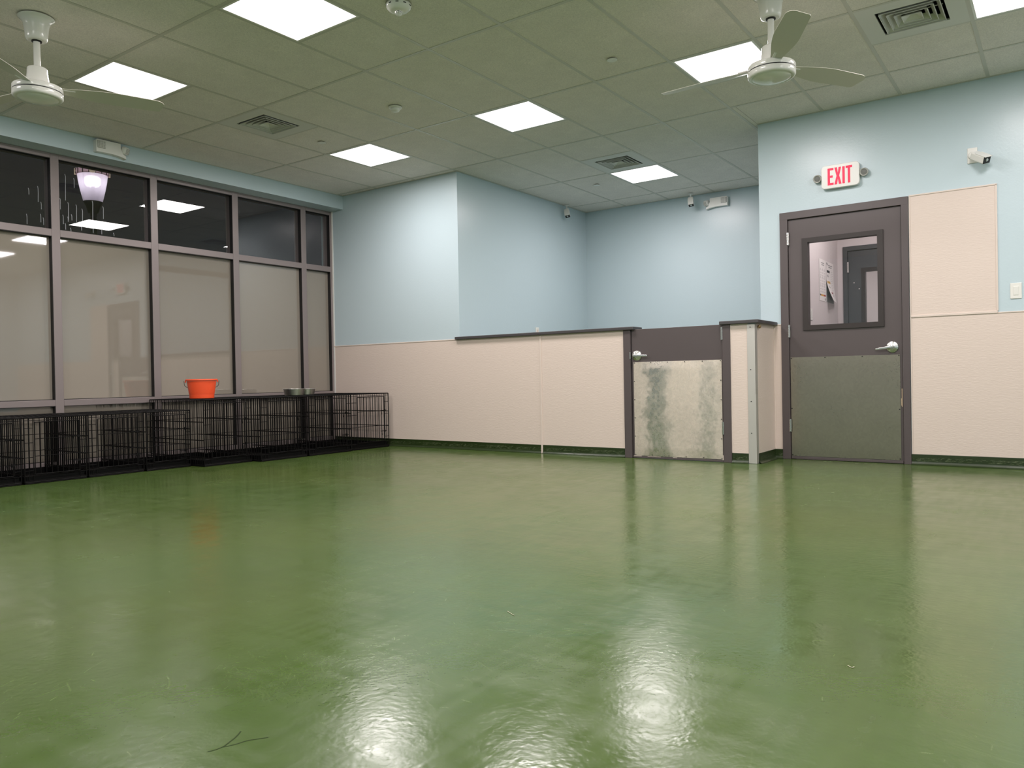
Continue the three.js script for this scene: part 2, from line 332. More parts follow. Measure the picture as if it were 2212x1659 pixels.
// cove base of the same green coating
function cove(name, a, b, out, label) {               // a, b: ends of the wall line; out: unit vector into the room
  const L = Math.hypot(b[0] - a[0], b[1] - a[1]), prof = [[0, 0.086], [0.005, 0.086], [0.007, 0.083]];
  for (let k = 0; k <= 8; k++) { const t = k / 8 * Math.PI / 2; prof.push([0.007 + 0.03 * (1 - Math.cos(t)), 0.032 - 0.031 * Math.sin(t)]); }
  prof.push([0.042, 0.0]); prof.push([0, 0.0]);
  const pos = [], uv = [], idx = [], n = prof.length;
  for (let e = 0; e < 2; e++) for (let k = 0; k < n; k++) {
    const p = e ? b : a; pos.push(p[0] + out[0] * prof[k][0], prof[k][1], p[1] + out[1] * prof[k][0]); uv.push(e * L / 0.9, prof[k][1] / 0.086);
  }
  const flip = (b[0] - a[0]) * out[1] - (b[1] - a[1]) * out[0] > 0;
  for (let k = 0; k < n - 1; k++) { const q = [k, k + 1, n + k, k + 1, n + k + 1, n + k]; if (flip) q.reverse(); idx.push(...q); }
  const g = new THREE.BufferGeometry();
  g.setAttribute('position', new THREE.Float32BufferAttribute(pos, 3)); g.setAttribute('uv', new THREE.Float32BufferAttribute(uv, 2)); g.setIndex(idx); g.computeVertexNormals();
  return structMesh(name, g, M.base, label, 'baseboard');
}
cove('baseboard_back', [-7.37, ZP], [-4.32, ZP], [0, 1], 'green cove base with pale chips below the half wall panels');
cove('baseboard_gate', [-4.298, ZP], [-3.376, ZP], [0, 1], 'green cove base between the joint strip and the gate frame');
cove('baseboard_post', [-2.35, ZP], [-2.206, ZP], [0, 1], 'short green cove base between the gate and the corner guard');
cove('baseboard_return', [-2.14, -6.58], [-2.14, ZD], [1, 0], 'green cove base on the short return beside the tall door');
cove('baseboard_jamb', [-2.14, ZD], [-2.068, ZD], [0, 1], 'small green cove base left of the tall door frame');
cove('baseboard_right', [-1.035, ZD], [XR, ZD], [0, 1], 'green cove base below the wall panel right of the tall door');

// half wall, post and caps
structMesh('wall_half', bx(XA, -3.376, 0, 1.192, ZP - 0.12, ZP), M.blue, 'chest-high half wall in front of the alcove', 'wall');
structMesh('wall_post', [bx(-2.35, -2.14, 0, 1.192, ZP - 0.12, ZP), bx(-2.25, -2.14, 0, 1.192, ZD, ZP - 0.12)], M.blue, 'low wall end between the gate and the tall door', 'wall');
{
  const c = struct('trim_cap', 'dark grey cap board along the top of the half wall', 'trim');
  mesh('cap_board', rbx(-5.405, -3.262, 1.192, 1.222, ZP - 0.16, ZP + 0.036, 0.006), M.capGrey, c);
  const d = struct('trim_cap_post', 'dark grey angled cap board on the low wall end', 'trim');
  mesh('cap_board', rbx(-2.44, -2.1, 1.192, 1.222, ZP - 0.16, ZP + 0.036, 0.006), M.capGrey, d);
  mesh('cap_board', rbx(-2.29, -2.1, 1.192, 1.222, ZD + 0.002, ZP - 0.159, 0.006), M.capGrey, d);
}
{
  const g = thing('corner_guard', 'galvanised steel angle screwed over the low wall corner beside the gate', 'corner guard', [-2.205, 0, ZP + 0.005]);
  mesh('steel_angle', [rbx(0, 0.07, 0.002, 1.186, 0, 0.004, 0.0015), rbx(0.066, 0.07, 0.002, 1.186, -0.05, 0.004, 0.0015)], M.guard, g);
  for (const y of [0.26, 0.53, 0.8, 1.16]) { const s = mesh('screw', new THREE.CylinderGeometry(0.0045, 0.0045, 0.003, 12).rotateX(Math.PI / 2).translate(0.028, y, 0.005), M.black, g); }
  const b = thing('door_bumper', 'small brown round bumper under the cap of the low wall end', 'door stop', [-2.134, 1.165, -6.6]);
  mesh('bumper', lathe([[0, 0], [0.011, 0], [0.011, 0.008], [0.016, 0.01], [0.016, 0.02], [0.01, 0.026], [0, 0.026]], 20).rotateZ(-Math.PI / 2), M.brass, b);
}

// ------------------------------------------------------------------ ceiling: tiles on a tee grid
const LIGHTS = [];
for (const j of [-1, 1, 3]) for (const i of [2, 5, 8, 11, 14]) LIGHTS.push([i, j]);
LIGHTS.push([5, 5]);
const VENTS = [[2, 2], [5, 4.5], [10, 3]];
const ceiling = struct('ceiling', 'suspended ceiling of off-white mineral tiles on a painted tee grid', 'ceiling');
mesh('roof_slab', bx(-7.56, XR + 0.12, CEIL + 0.17, CEIL + 0.3, -9.52, ZB + 0.12), M.slab, ceiling);
const farEnd = x => x < XA - 0.01 ? ZP : x < XD - 0.01 ? ZA : ZD;   // where the ceiling ends along z
{
  const shared = new Map();
  const inHalf = (i, j) => LIGHTS.some(([a, b]) => a === i && b === j) || VENTS.some(([a, b]) => a === i && b === j);
  const tile = (x0, x1, zn, zf) => {
    x0 = Math.max(x0, XL); x1 = Math.min(x1, XR); zn = Math.min(zn, ZB);
    const put = (a, b, zf0) => {
      const f = Math.max(zf, zf0); if (b - a < 0.03 || zn - f < 0.03) return;
      const w = +(b - a - 0.004).toFixed(3), d = +(zn - f - 0.004).toFixed(3), k = w + 'x' + d;
      if (!shared.has(k)) shared.set(k, metricUV(new THREE.BoxGeometry(w, 0.016, d)));
      const m = mesh('ceiling_tile', shared.get(k), M.tile, ceiling); m.position.set((a + b) / 2, CEIL + 0.011, (zn + f) / 2);
    };
    if (x0 < XA && x1 > XA && zf < ZP) { put(x0, XA, ZP); put(XA, x1, ZA); }
    else if (x0 < XD && x1 > XD && zf < ZD) { put(x0, XD, ZA); put(XD, x1, ZD); }
    else put(x0, x1, farEnd((x0 + x1) / 2));
  };
  for (let i = 0; i < 17; i++) for (let j = -4; j < 7; j++) {
    const a = inHalf(i, j), b = inHalf(i, j + 0.5);
    if (!a && !b) tile(gx(i), gx(i + 1), gz(j), gz(j + 1));
    else { if (!a) tile(gx(i), gx(i + 1), gz(j), gz(j + 0.5)); if (!b) tile(gx(i), gx(i + 1), gz(j + 0.5), gz(j + 1)); }
  }
  const y0 = CEIL, y1 = CEIL + 0.0028, t = 0.012;
  for (let i = 1; i < 17; i++) { const x = gx(i); if (x < XR) mesh('main_tee', bx(x - t, x + t, y0, y1, farEnd(x), ZB), M.tee, ceiling); }
  for (let j = -3; j < 7; j++) {
    const z = gz(j); if (z > ZB) continue;
    const x0 = z < ZP ? XA : XL, x1 = z < ZD ? XD : XR;
    mesh('cross_tee', bx(x0, x1, y0 + 0.0002, y1, z - t, z + t), M.tee, ceiling);
  }
  for (const [i, j] of [...LIGHTS, ...VENTS]) { const z = gz(Number.isInteger(j) ? j + 0.5 : j); mesh('cross_tee', bx(gx(i), Math.min(gx(i + 1), XR), y0 + 0.0002, y1, z - t, z + t), M.tee, ceiling); }
  // wall angle along the walls
  const an = (x0, x1, z0, z1) => mesh('wall_angle', bx(x0, x1, y0 + 0.0003, y1, z0, z1), M.tee, ceiling);
  an(XL, XL + 0.02, ZP, ZB); an(XL, XA, ZP, ZP + 0.02); an(XA, XA + 0.02, ZA, ZP); an(XA, XD, ZA, ZA + 0.02); an(XD - 0.02, XD, ZA, ZD); an(XD, XR, ZD, ZD + 0.02);
}

// LED panels
const lightNear = { '2,1': 'beside the ceiling fan above the windows', '5,1': 'beside the white strobe alarm', '2,3': 'beside the sprinkler cover near the blue projecting wall', '5,3': 'in front of the alcove', '8,3': 'beside the ceiling fan near the tall door', '11,3': 'beside the air vent near the tall door', '5,5': 'inside the alcove beside the air vent' };
function ledPanel(x, z, y, label, power) {
  const p = thing('ceiling_light', label, 'ceiling light', [x, y, z], 0, 'square LED ceiling panels');
  const h = S / 2 - 0.012, q = h - 0.014;
  mesh('frame', [bx(-h, h, -0.001, 0.03, -h, -q), bx(-h, h, -0.001, 0.03, q, h), bx(-h, -q, -0.001, 0.03, -q, q), bx(q, h, -0.001, 0.03, -q, q)], M.white, p);
  mesh('diffuser', bx(-q, q, 0.0005, 0.008, -q, q), M.panelGlow, p);
  const l = new THREE.RectAreaLight(rgb(...PANEL_TINT), power, 2 * q, 2 * q);
  l.position.set(0, -0.003, 0); l.lookAt(0, -1, 0); l.rotation.set(-Math.PI / 2, 0, 0); p.add(l);
  return p;
}
for (const [i, j] of LIGHTS) ledPanel(gx(i + 0.5), gz(j + 0.25), CEIL, 'square white LED ceiling panel ' + (lightNear[i + ',' + j] ?? 'in the open ceiling away from the half wall'), PANEL_LIGHT);

// air diffusers
function airVent(i, j, label) {
  const v = thing('air_vent', label, 'air vent', [gx(i + 0.5), CEIL, gz(j + 0.25)], 0, 'square ceiling air vents');
  const h = S / 2 - 0.01, o = 0.19;
  const ring = (r0, r1, y0, y1) => {                   // four sloping blades: outer edge r0 at y0, inner edge r1 at y1
    const pos = [], idx = []; const c = [[-1, -1], [1, -1], [1, 1], [-1, 1]], th = 0.0025;
    for (let k = 0; k < 4; k++) {
      const [ax, az] = c[k], [bx_, bz] = c[(k + 1) % 4], o0 = pos.length / 3;
      for (const dy of [0, th]) pos.push(ax * r0, y0 + dy, az * r0, bx_ * r0, y0 + dy, bz * r0, bx_ * r1, y1 + dy, bz * r1, ax * r1, y1 + dy, az * r1);
      const f = (a, b, d, e) => idx.push(o0 + a, o0 + b, o0 + d, o0 + a, o0 + d, o0 + e);
      f(0, 1, 2, 3); f(7, 6, 5, 4); f(0, 4, 5, 1); f(3, 2, 6, 7);
    }
    const g = new THREE.BufferGeometry(); g.setAttribute('position', new THREE.Float32BufferAttribute(pos, 3)); g.setIndex(idx);
    const f = g.toNonIndexed(); f.computeVertexNormals(); return f;
  };
  mesh('face_plate', [bx(-h, h, 0, 0.01, -h, -o), bx(-h, h, 0, 0.01, o, h), bx(-h, -o, 0, 0.01, -o, o), bx(o, h, 0, 0.01, -o, o)], M.vent, v);
  mesh('duct_box', [bx(-o, o, 0.12, 0.125, -o, o), bx(-o - 0.004, -o, 0.01, 0.12, -o, o), bx(o, o + 0.004, 0.01, 0.12, -o, o), bx(-o, o, 0.01, 0.12, -o - 0.004, -o), bx(-o, o, 0.01, 0.12, o, o + 0.004)], M.black, v);
  const lip = r => [bx(-r, r, -0.006, 0, -r, -r + 0.004), bx(-r, r, -0.006, 0, r - 0.004, r), bx(-r, -r + 0.004, -0.006, 0, -r, r), bx(r - 0.004, r, -0.006, 0, -r, r)];
  for (const r of [0.172, 0.134, 0.096]) mesh('louvre', [(() => { const g = ring(r, r - 0.03, -0.002, 0.032); return metricUV(g); })(), ...lip(r)], M.vent, v);
  mesh('louvre_core', [metricUV(ring(0.058, 0.0, -0.002, 0.03)), ...lip(0.058)], M.vent, v);
  mesh('brace', [bx(-0.17, -0.04, 0.034, 0.037, -0.006, 0.006), bx(0.04, 0.17, 0.034, 0.037, -0.006, 0.006), bx(-0.006, 0.006, 0.034, 0.037, -0.17, -0.04), bx(-0.006, 0.006, 0.034, 0.037, 0.04, 0.17)], M.vent, v);
}
airVent(2, 2, 'square louvred ceiling air vent near the windows');
airVent(5, 4.5, 'square louvred ceiling air vent next to the alcove light panel');
airVent(10, 3, 'square louvred ceiling air vent beside the fan near the tall door');

// small ceiling fittings
function sprinkler(x, z, label) {
  const t = thing('sprinkler_cover', label, 'sprinkler', [x, CEIL, z], 0, 'flat sprinkler covers');
  mesh('cover_disc', lathe([[0, -0.005], [0, -0.0085], [0.034, -0.0085], [0.037, -0.007], [0.037, -0.005], [0, -0.005]], 32), M.white, t);
  mesh('collar', lathe([[0.026, -0.005], [0.026, 0.002], [0, 0.002]], 24), M.tee, t);
}
sprinkler(-5.675, -4.937, 'flat round sprinkler cover between the window vent and a light panel');
sprinkler(-2.602, -4.935, 'flat round sprinkler cover in the open ceiling between two light panels');
sprinkler(-4.466, -8.035, 'flat round sprinkler cover in the alcove ceiling');
{
  const t = thing('strobe_alarm', 'white round ceiling alarm with a clear strobe lens', 'alarm', [-3.225, CEIL, -3.42]);
  mesh('base', lathe([[0, -0.002], [0.076, -0.002], [0.076, -0.016], [0.07, -0.03], [0.056, -0.042], [0.04, -0.047], [0, -0.047]].reverse(), 44), M.whiteGloss, t);
  for (let k = 0; k < 10; k++) { const a = k / 10 * 6.2832; mesh('slot', rbx(-0.009, 0.009, -0.022, -0.016, 0.069, 0.0755, 0.001).rotateY(a), M.black, t); }
  mesh('strobe_lens', lathe([[0, -0.072], [0.014, -0.07], [0.022, -0.06], [0.024, -0.047]], 24), M.clear, t);
  mesh('reflector', lathe([[0, -0.055], [0.009, -0.053], [0.017, -0.0475], [0, -0.0475]], 20), M.steel, t);
}
{
  const t = thing('smoke_detector', 'small white smoke detector in the middle of the ceiling', 'smoke detector', [-4.475, CEIL, -4.68]);
  mesh('base', lathe([[0, -0.001], [0.056, -0.001], [0.055, -0.01], [0.046, -0.014], [0, -0.014]].reverse(), 36), M.white, t);
  mesh('chamber', lathe([[0.036, -0.014], [0.038, -0.022], [0.032, -0.036], [0.018, -0.042], [0, -0.042]].reverse(), 32), M.white, t);
}

// ------------------------------------------------------------------ ceiling fans
function fan(x, z, ang, label) {
  const f = thing('ceiling_fan', label, 'ceiling fan', [x, CEIL, z], 0, 'white ceiling fans');
  mesh('canopy', lathe([[0, -0.003], [0.098, -0.003], [0.1, -0.008], [0.086, -0.018], [0.074, -0.034], [0.068, -0.06], [0.063, -0.1], [0.06, -0.128], [0.055, -0.139], [0.046, -0.143], [0, -0.143]].reverse(), 44), M.whiteGloss, f);
  mesh('collar', lathe([[0, -0.143], [0.028, -0.143], [0.028, -0.15], [0, -0.15]].reverse(), 24), M.black, f);
  mesh('down_rod', new THREE.CylinderGeometry(0.0185, 0.0185, 0.175, 24).translate(0, -0.232, 0), M.whiteGloss, f);
  mesh('neck', lathe([[0, -0.308], [0.05, -0.308], [0.055, -0.314], [0.057, -0.35], [0.062, -0.385], [0.068, -0.412], [0.062, -0.416], [0, -0.416]].reverse(), 40), M.whiteGloss, f);
  const motor = mesh('motor_housing', lathe([[0, -0.414], [0.12, -0.418], [0.133, -0.423], [0.137, -0.43], [0.137, -0.452], [0.133, -0.453], [0.133, -0.459], [0.137, -0.46], [0.137, -0.484], [0.13, -0.493], [0.117, -0.496], [0.113, -0.492], [0.109, -0.497], [0.08, -0.508], [0.04, -0.514], [0, -0.516]].reverse(), 56), M.whiteGloss, f);
  mesh('groove', lathe([[0.1345, -0.453], [0.1345, -0.459]].reverse(), 56), M.black, motor);
  for (let k = 0; k < 3; k++) {
    const a = ang + k * 2 * Math.PI / 3;
    const sh = new THREE.Shape(); sh.moveTo(0.11, -0.03); sh.bezierCurveTo(0.2, -0.036, 0.3, -0.072, 0.45, -0.072); sh.lineTo(0.66, -0.062); sh.quadraticCurveTo(0.7, -0.055, 0.708, -0.02); sh.lineTo(0.69, 0.055); sh.quadraticCurveTo(0.68, 0.066, 0.66, 0.066); sh.lineTo(0.42, 0.07); sh.bezierCurveTo(0.3, 0.07, 0.2, 0.036, 0.11, 0.03); sh.closePath();
    const g = new THREE.ExtrudeGeometry(sh, { depth: 0.003, bevelEnabled: false, curveSegments: 10 });
    g.rotateX(-Math.PI / 2); g.rotateX(-0.23); g.translate(0, -0.428, 0); g.rotateY(a);
    const b = mesh('blade', g, M.blade, f);
    mesh('blade_bracket', rbx(0.1, 0.2, -0.426, -0.419, -0.022, 0.022, 0.002).rotateY(a), M.white, b);
  }
}
fan(-5.085, -2.201, 67 * Math.PI / 180, 'white ceiling fan with a bell canopy near the windows');
fan(-1.408, -4.681, 58 * Math.PI / 180, 'white ceiling fan in front of a light panel near the tall door');

// ------------------------------------------------------------------ windows
const MUL = [-6.105, -5.175, -4.245, -3.315, -2.385, -1.455];    // centres of the upright bars
const BW = 0.036, GL = XG - 0.052, BK = -7.5;                    // half width of a bar, glass plane, back of the frame
{
  const fr = struct('window_frame', 'grey metal frame of the row of windows', 'window frame');
  for (const z of MUL) mesh('mullion', rbx(BK, XG, 0, 2.855, z - BW, z + BW, 0.003), M.frame, fr);
  mesh('jamb', rbx(BK, XG, 0, 2.855, ZP, ZP + 0.03, 0.003), M.frame, fr);
  mesh('jamb', rbx(BK, XG, 0, 2.855, -0.56, -0.52, 0.003), M.frame, fr);
  const ends = [ZP + 0.03, ...MUL, -0.54];
  for (let k = 0; k < ends.length - 1; k++) {
    const z0 = ends[k] + (k ? BW : 0), z1 = ends[k + 1] - BW;
    for (const [a, b, nm] of [[2.81, 2.855, 'head_rail'], [2.112, 2.176, 'transom_rail'], [0.588, 0.644, 'lower_rail'], [0, 0.09, 'sill_rail']]) mesh(nm, rbx(BK, XG, a, b, z0, z1, 0.003), M.frame, fr);
  }
}
const win = [];
{
  const ends = [ZP + 0.03, ...MUL, -0.54];
  const words = ['narrow window bay beside the projecting blue wall', 'window bay behind the two steel bowls', 'window bay behind the orange bucket', 'window bay behind the low dog crates with a lantern seen outside', 'window bay behind the low crates, next to the one with the lantern', 'window bay past the end of the crates', 'last window bay before the plain wall'];
  for (let k = 0; k < ends.length - 1; k++) {
    const z0 = ends[k] + (k ? BW : 0), z1 = ends[k + 1] - BW;
    const w = struct('window_' + (k + 1), words[k], 'window'); win.push([w, z0, z1]);
    mesh('upper_pane', bx(GL - 0.003, GL, 2.176, 2.81, z0, z1), M.glass, w);
    mesh('frosted_pane', bx(GL - 0.005, GL, 0.644, 2.112, z0, z1), M.film, w);
    mesh('lower_frosted_pane', bx(GL - 0.005, GL, 0.09, 0.588, z0, z1), M.film, w);
    const gk = 0.0035;                                    // black glazing rubber lining each opening
    for (const [a, b] of [[2.176, 2.81], [0.644, 2.112], [0.09, 0.588]]) mesh('gasket', [bx(GL, XG - 0.004, a, b, z0, z0 + gk), bx(GL, XG - 0.004, b - gk, b, z0 + gk, z1), bx(GL, GL + 0.012, a, a + 0.006, z0 + gk, z1), bx(GL, GL + 0.012, a, b, z1 - 0.006, z1)], M.gasket, w);
  }
  // runs of water on the outside of two upper panes
  const glassAt = (u, v) => { const d = V((u - W / 2) / FPX, -(v - H / 2) / FPX, -1).applyQuaternion(camera.quaternion); return d.multiplyScalar((GL - 0.006) / d.x).add(camera.position); };
  const runs = [[141, 376, 433], [160, 385, 406], [130, 428, 452], [147.5, 437, 475], [165, 442, 480], [178, 451, 487], [200, 434, 476], [223, 446, 473], [136.5, 464, 484], [141.5, 482, 496], [147, 468, 479], [155, 463, 476], [201, 477, 503], [219.5, 490, 506], [153, 492, 500], [176, 488, 498], [246, 503, 510]];
  for (const [u, a, b] of runs) { const p = glassAt(u - 1.2, a), q = glassAt(u, a + 3), r = glassAt(u + 0.2, (a + b) / 2), s = glassAt(u + 0.4, b); mesh('water_run', tube([p, q, r, s], 0.0026, 10, 5), M.streak, win[3][0]); }
  for (const [u, a, b] of [[82, 402, 436], [62, 406, 420], [89, 436, 452], [58, 462, 484], [88, 462, 480], [94, 470, 486]]) { const p = glassAt(u - 1, a), q = glassAt(u, a + 4), s = glassAt(u + 0.4, b); mesh('water_run', tube([p, q, s], 0.0022, 8, 5), M.streak, win[4][0]); }
}

// lantern in the street
{
  structMesh('ground', bx(-40, -7.57, -0.2, -0.02, -40, 12), std({ color: rgb(0.05, 0.05, 0.05), roughness: 0.9 }), 'dark paving outside the windows', 'ground');
  const t = thing('street_lantern', 'lit post-top street lantern with a banded tapering globe outside the window', 'lantern', [-12, -0.02, -5.94]);
  const iron = std({ color: rgb(0.02, 0.02, 0.02), roughness: 0.5 });
  mesh('post', lathe([[0, 0], [0.2, 0], [0.2, 0.06], [0.14, 0.1], [0.12, 0.5], [0.08, 0.6], [0.06, 0.7], [0.045, 3.36], [0.06, 3.42], [0, 3.42]].reverse(), 24), iron, t);
  mesh('holder', lathe([[0, 3.4], [0.07, 3.4], [0.1, 3.5], [0.138, 3.57], [0.115, 3.58], [0, 3.58]].reverse(), 32), iron, t);
  mesh('globe', lathe([[0.13, 3.57], [0.147, 3.64], [0.175, 3.76], [0.197, 3.88], [0.208, 3.97]], 40), phy({ color: rgb(0.85, 0.8, 0.9), roughness: 0.75, transmission: 0.75, thickness: 0 }), t);
  const band = mesh('band', lathe([[0.208, 3.97], [0.222, 3.975], [0.225, 4.0], [0.225, 4.04], [0.22, 4.05]], 40), phy({ color: rgb(0.6, 0.42, 0.46), roughness: 0.95, transmission: 0.35, thickness: 0 }), t);
  for (let k = 0; k < 16; k++) mesh('band_rib', rbx(-0.006, 0.006, 3.97, 4.05, 0.222, 0.232, 0.002).rotateY(k / 16 * 6.2832 + 0.12), std({ color: rgb(0.06, 0.04, 0.045), roughness: 0.6 }), band);
  for (let k = 0; k < 4; k++) mesh('medallion', new THREE.CylinderGeometry(0.048, 0.048, 0.02, 24).rotateX(Math.PI / 2).translate(0, 4.01, 0.232).rotateY(Math.PI * 0.355 + k * Math.PI / 2), std({ color: rgb(0.4, 0.33, 0.22), emissive: rgb(0.5, 0.4, 0.3), emissiveIntensity: 0.5, roughness: 0.6 }), t);
  mesh('roof', lathe([[0.24, 4.05], [0.22, 4.08], [0.15, 4.15], [0.06, 4.22], [0.03, 4.28], [0, 4.31]].reverse(), 32), iron, t);
  mesh('lamp_bulb', lathe([[0, 3.8], [0.085, 3.81], [0.11, 3.85], [0.11, 3.93], [0.085, 3.955], [0, 3.96]].reverse(), 24), std({ color: 0x000000, emissive: rgb(1, 0.95, 1), emissiveIntensity: 2.2 }), t);
  mesh('lamp_stem', [rod(V(0, 3.54, 0), V(0, 3.81, 0), 0.02, 12), rod(V(0.04, 3.54, 0), V(0.05, 3.81, 0), 0.005, 6), rod(V(-0.04, 3.54, 0), V(-0.05, 3.81, 0), 0.005, 6), rod(V(0, 3.54, 0.045), V(0, 3.81, 0.055), 0.005, 6)], std({ color: rgb(0.4, 0.38, 0.4), roughness: 0.5 }), t);
  const l = new THREE.PointLight(rgb(1, 0.95, 1), 0.16); l.position.set(0, 3.88, 0); l.castShadow = true; t.add(l);
}

// ------------------------------------------------------------------ doors
function sheetWithHole(x0, x1, y0, y1, hx0, hx1, hy0, hy1, z0, z1) {
  const s = new THREE.Shape(); s.moveTo(x0, y0); s.lineTo(x1, y0); s.lineTo(x1, y1); s.lineTo(x0, y1); s.closePath();
  const h = new THREE.Path(); h.moveTo(hx0, hy0); h.lineTo(hx0, hy1); h.lineTo(hx1, hy1); h.lineTo(hx1, hy0); h.closePath(); s.holes.push(h);
  return new THREE.ExtrudeGeometry(s, { depth: z1 - z0, bevelEnabled: false }).translate(0, 0, z0);
}
function lever(parent, x, y, z, dir, drop) {             // round rose with radial facets and a lever
  const h = new THREE.Group(); h.name = 'door_handle'; h.position.set(x, y, z); parent.add(h);
  const g = lathe([[0, 0], [0.048, 0], [0.048, 0.004], [0.044, 0.008], [0.018, 0.02], [0, 0.02]].reverse(), 16).toNonIndexed(); g.computeVertexNormals();
  mesh('rose', g.rotateX(Math.PI / 2), M.steel, h);
  mesh('spindle', new THREE.CylinderGeometry(0.012, 0.014, 0.045, 20).rotateX(Math.PI / 2).translate(0, 0, 0.03), M.steel, h);
  const L = 0.125, q = rbx(-0.016, L, -0.012, 0.012, 0.045, 0.06, 0.006, 3);
  const p = q.attributes.position; for (let i = 0; i < p.count; i++) { const t = Math.max(0, p.getX(i)) / L; p.setY(i, p.getY(i) * (1 - 0.3 * t) - drop * t); p.setZ(i, p.getZ(i) - 0.012 * t * t); }
  q.computeVertexNormals(); if (dir < 0) q.rotateZ(0).scale(-1, 1, 1); 
  if (dir < 0) { const ix = q.index; if (ix) { const a = ix.array; for (let i = 0; i < a.length; i += 3) { const s = a[i]; a[i] = a[i + 2]; a[i + 2] = s; } } else { const a = p.array; for (let i = 0; i < a.length; i += 9) for (let c = 0; c < 3; c++) { const s = a[i + c]; a[i + c] = a[i + 6 + c]; a[i + 6 + c] = s; } } q.computeVertexNormals(); }
  mesh('lever', q, M.steel, h);
}
function hinge(parent, x, y, z, L = 0.11, mat = M.steel) {
  const g = []; for (let k = 0; k < 5; k++) g.push(new THREE.CylinderGeometry(0.0075, 0.0075, L / 5 - 0.0015, 12).translate(x, y + (k - 2) * L / 5, z + 0.004));
  g.push(bx(x - 0.012, x + 0.012, y - L / 2, y + L / 2, z - 0.004, z));
  mesh('hinge', g, mat, parent);
}
function wavySheet(x0, x1, y0, y1, z, amp, sd, nx = 40, ny = 40, unit = false) {   // thin metal sheet that is not quite flat
  const n = noiseRect(4, 3, sd), n2 = noiseRect(9, 4, sd + 5);
  const f = new THREE.PlaneGeometry(x1 - x0, y1 - y0, nx, ny), p = f.attributes.position;
  for (let i = 0; i < p.count; i++) {
    const u = (p.getX(i) / (x1 - x0) + 0.5) * 0.999, v = (p.getY(i) / (y1 - y0) + 0.5) * 0.999, e = Math.min(1, 12 * Math.min(u, 1 - u, v, 1 - v) + 0.1);
    p.setZ(i, amp * e * (n(u, v * 0.3) + 0.2 * n2(u, v * 0.6)));
  }
  f.computeVertexNormals(); f.translate((x0 + x1) / 2, (y0 + y1) / 2, z + 0.0032);
  const uv = f.attributes.uv; for (let i = 0; i < uv.count; i++) uv.setXY(i, unit ? (p.getX(i) - x0) / (x1 - x0) : p.getX(i), unit ? (p.getY(i) - y0) / (y1 - y0) : p.getY(i));
  return [f, bx(x0 + 0.0004, x1 - 0.0004, y0 + 0.0004, y1 - 0.0004, z, z + 0.002)];
}
// tall door with a window
{
  const zf = ZD, d = struct('door_1', 'tall grey door with a vision window and a steel kick plate', 'door');
  mesh('frame', [rbx(-2.067, -1.999, 0, 2.186, zf - 0.16, zf + 0.016, 0.003), rbx(-1.09, -1.036, 0, 2.186, zf - 0.16, zf + 0.016, 0.003), rbx(-2.067, -1.036, 2.122, 2.187, zf - 0.16, zf + 0.0165, 0.003)], M.doorGrey, d);
  mesh('stop', [bx(-1.999, -1.985, 0, 2.122, zf - 0.1, zf - 0.055), bx(-1.104, -1.09, 0, 2.122, zf - 0.1, zf - 0.055), bx(-1.999, -1.09, 2.108, 2.122, zf - 0.1, zf - 0.055)], M.doorGrey, d);
  const leaf = mesh('door_leaf', sheetWithHole(-1.996, -1.094, 0.012, 2.118, -1.835, -1.268, 1.176, 1.908, zf - 0.05, zf - 0.004), M.doorGrey, d);
  const lx0 = -1.88, lx1 = -1.227, ly0 = 1.138, ly1 = 1.943;
  mesh('window_surround', sheetWithHole(lx0, lx1, ly0, ly1, -1.832, -1.272, 1.18, 1.904, zf - 0.062, zf + 0.01), M.brown, leaf);
  mesh('window_pane', bx(-1.834, -1.27, 1.178, 1.906, zf - 0.03, zf - 0.026), M.glass, leaf);
  mesh('kick_plate', wavySheet(-1.992, -1.112, 0.03, 0.902, zf - 0.003, 0.0011, 301), M.kick, leaf);
  for (const [x, y] of [[-1.985, 0.894], [-1.7, 0.894], [-1.4, 0.894], [-1.12, 0.894], [-1.985, 0.04], [-1.12, 0.04], [-1.12, 0.45], [-1.985, 0.45]]) mesh('screw', new THREE.CylinderGeometry(0.005, 0.005, 0.003, 10).rotateX(Math.PI / 2).translate(x, y, zf + 0.0035), M.black, leaf);
  mesh('door_sweep', rbx(-1.994, -1.096, 0.004, 0.026, zf - 0.046, zf + 0.004, 0.002), M.doorGrey, leaf);
  mesh('chipped_edge', [rbx(-1.104, -1.097, 0.47, 0.62, zf - 0.006, zf - 0.0025, 0.001), rbx(-1.108, -1.1, 0.48, 0.54, zf - 0.006, zf - 0.002, 0.001)], M.bareWood, leaf);
  lever(leaf, -1.168, 0.965, zf - 0.004, -1, 0.016);
  for (const y of [1.952, 1.135, 0.3]) hinge(d, -2.0, y, zf + 0.012);
}
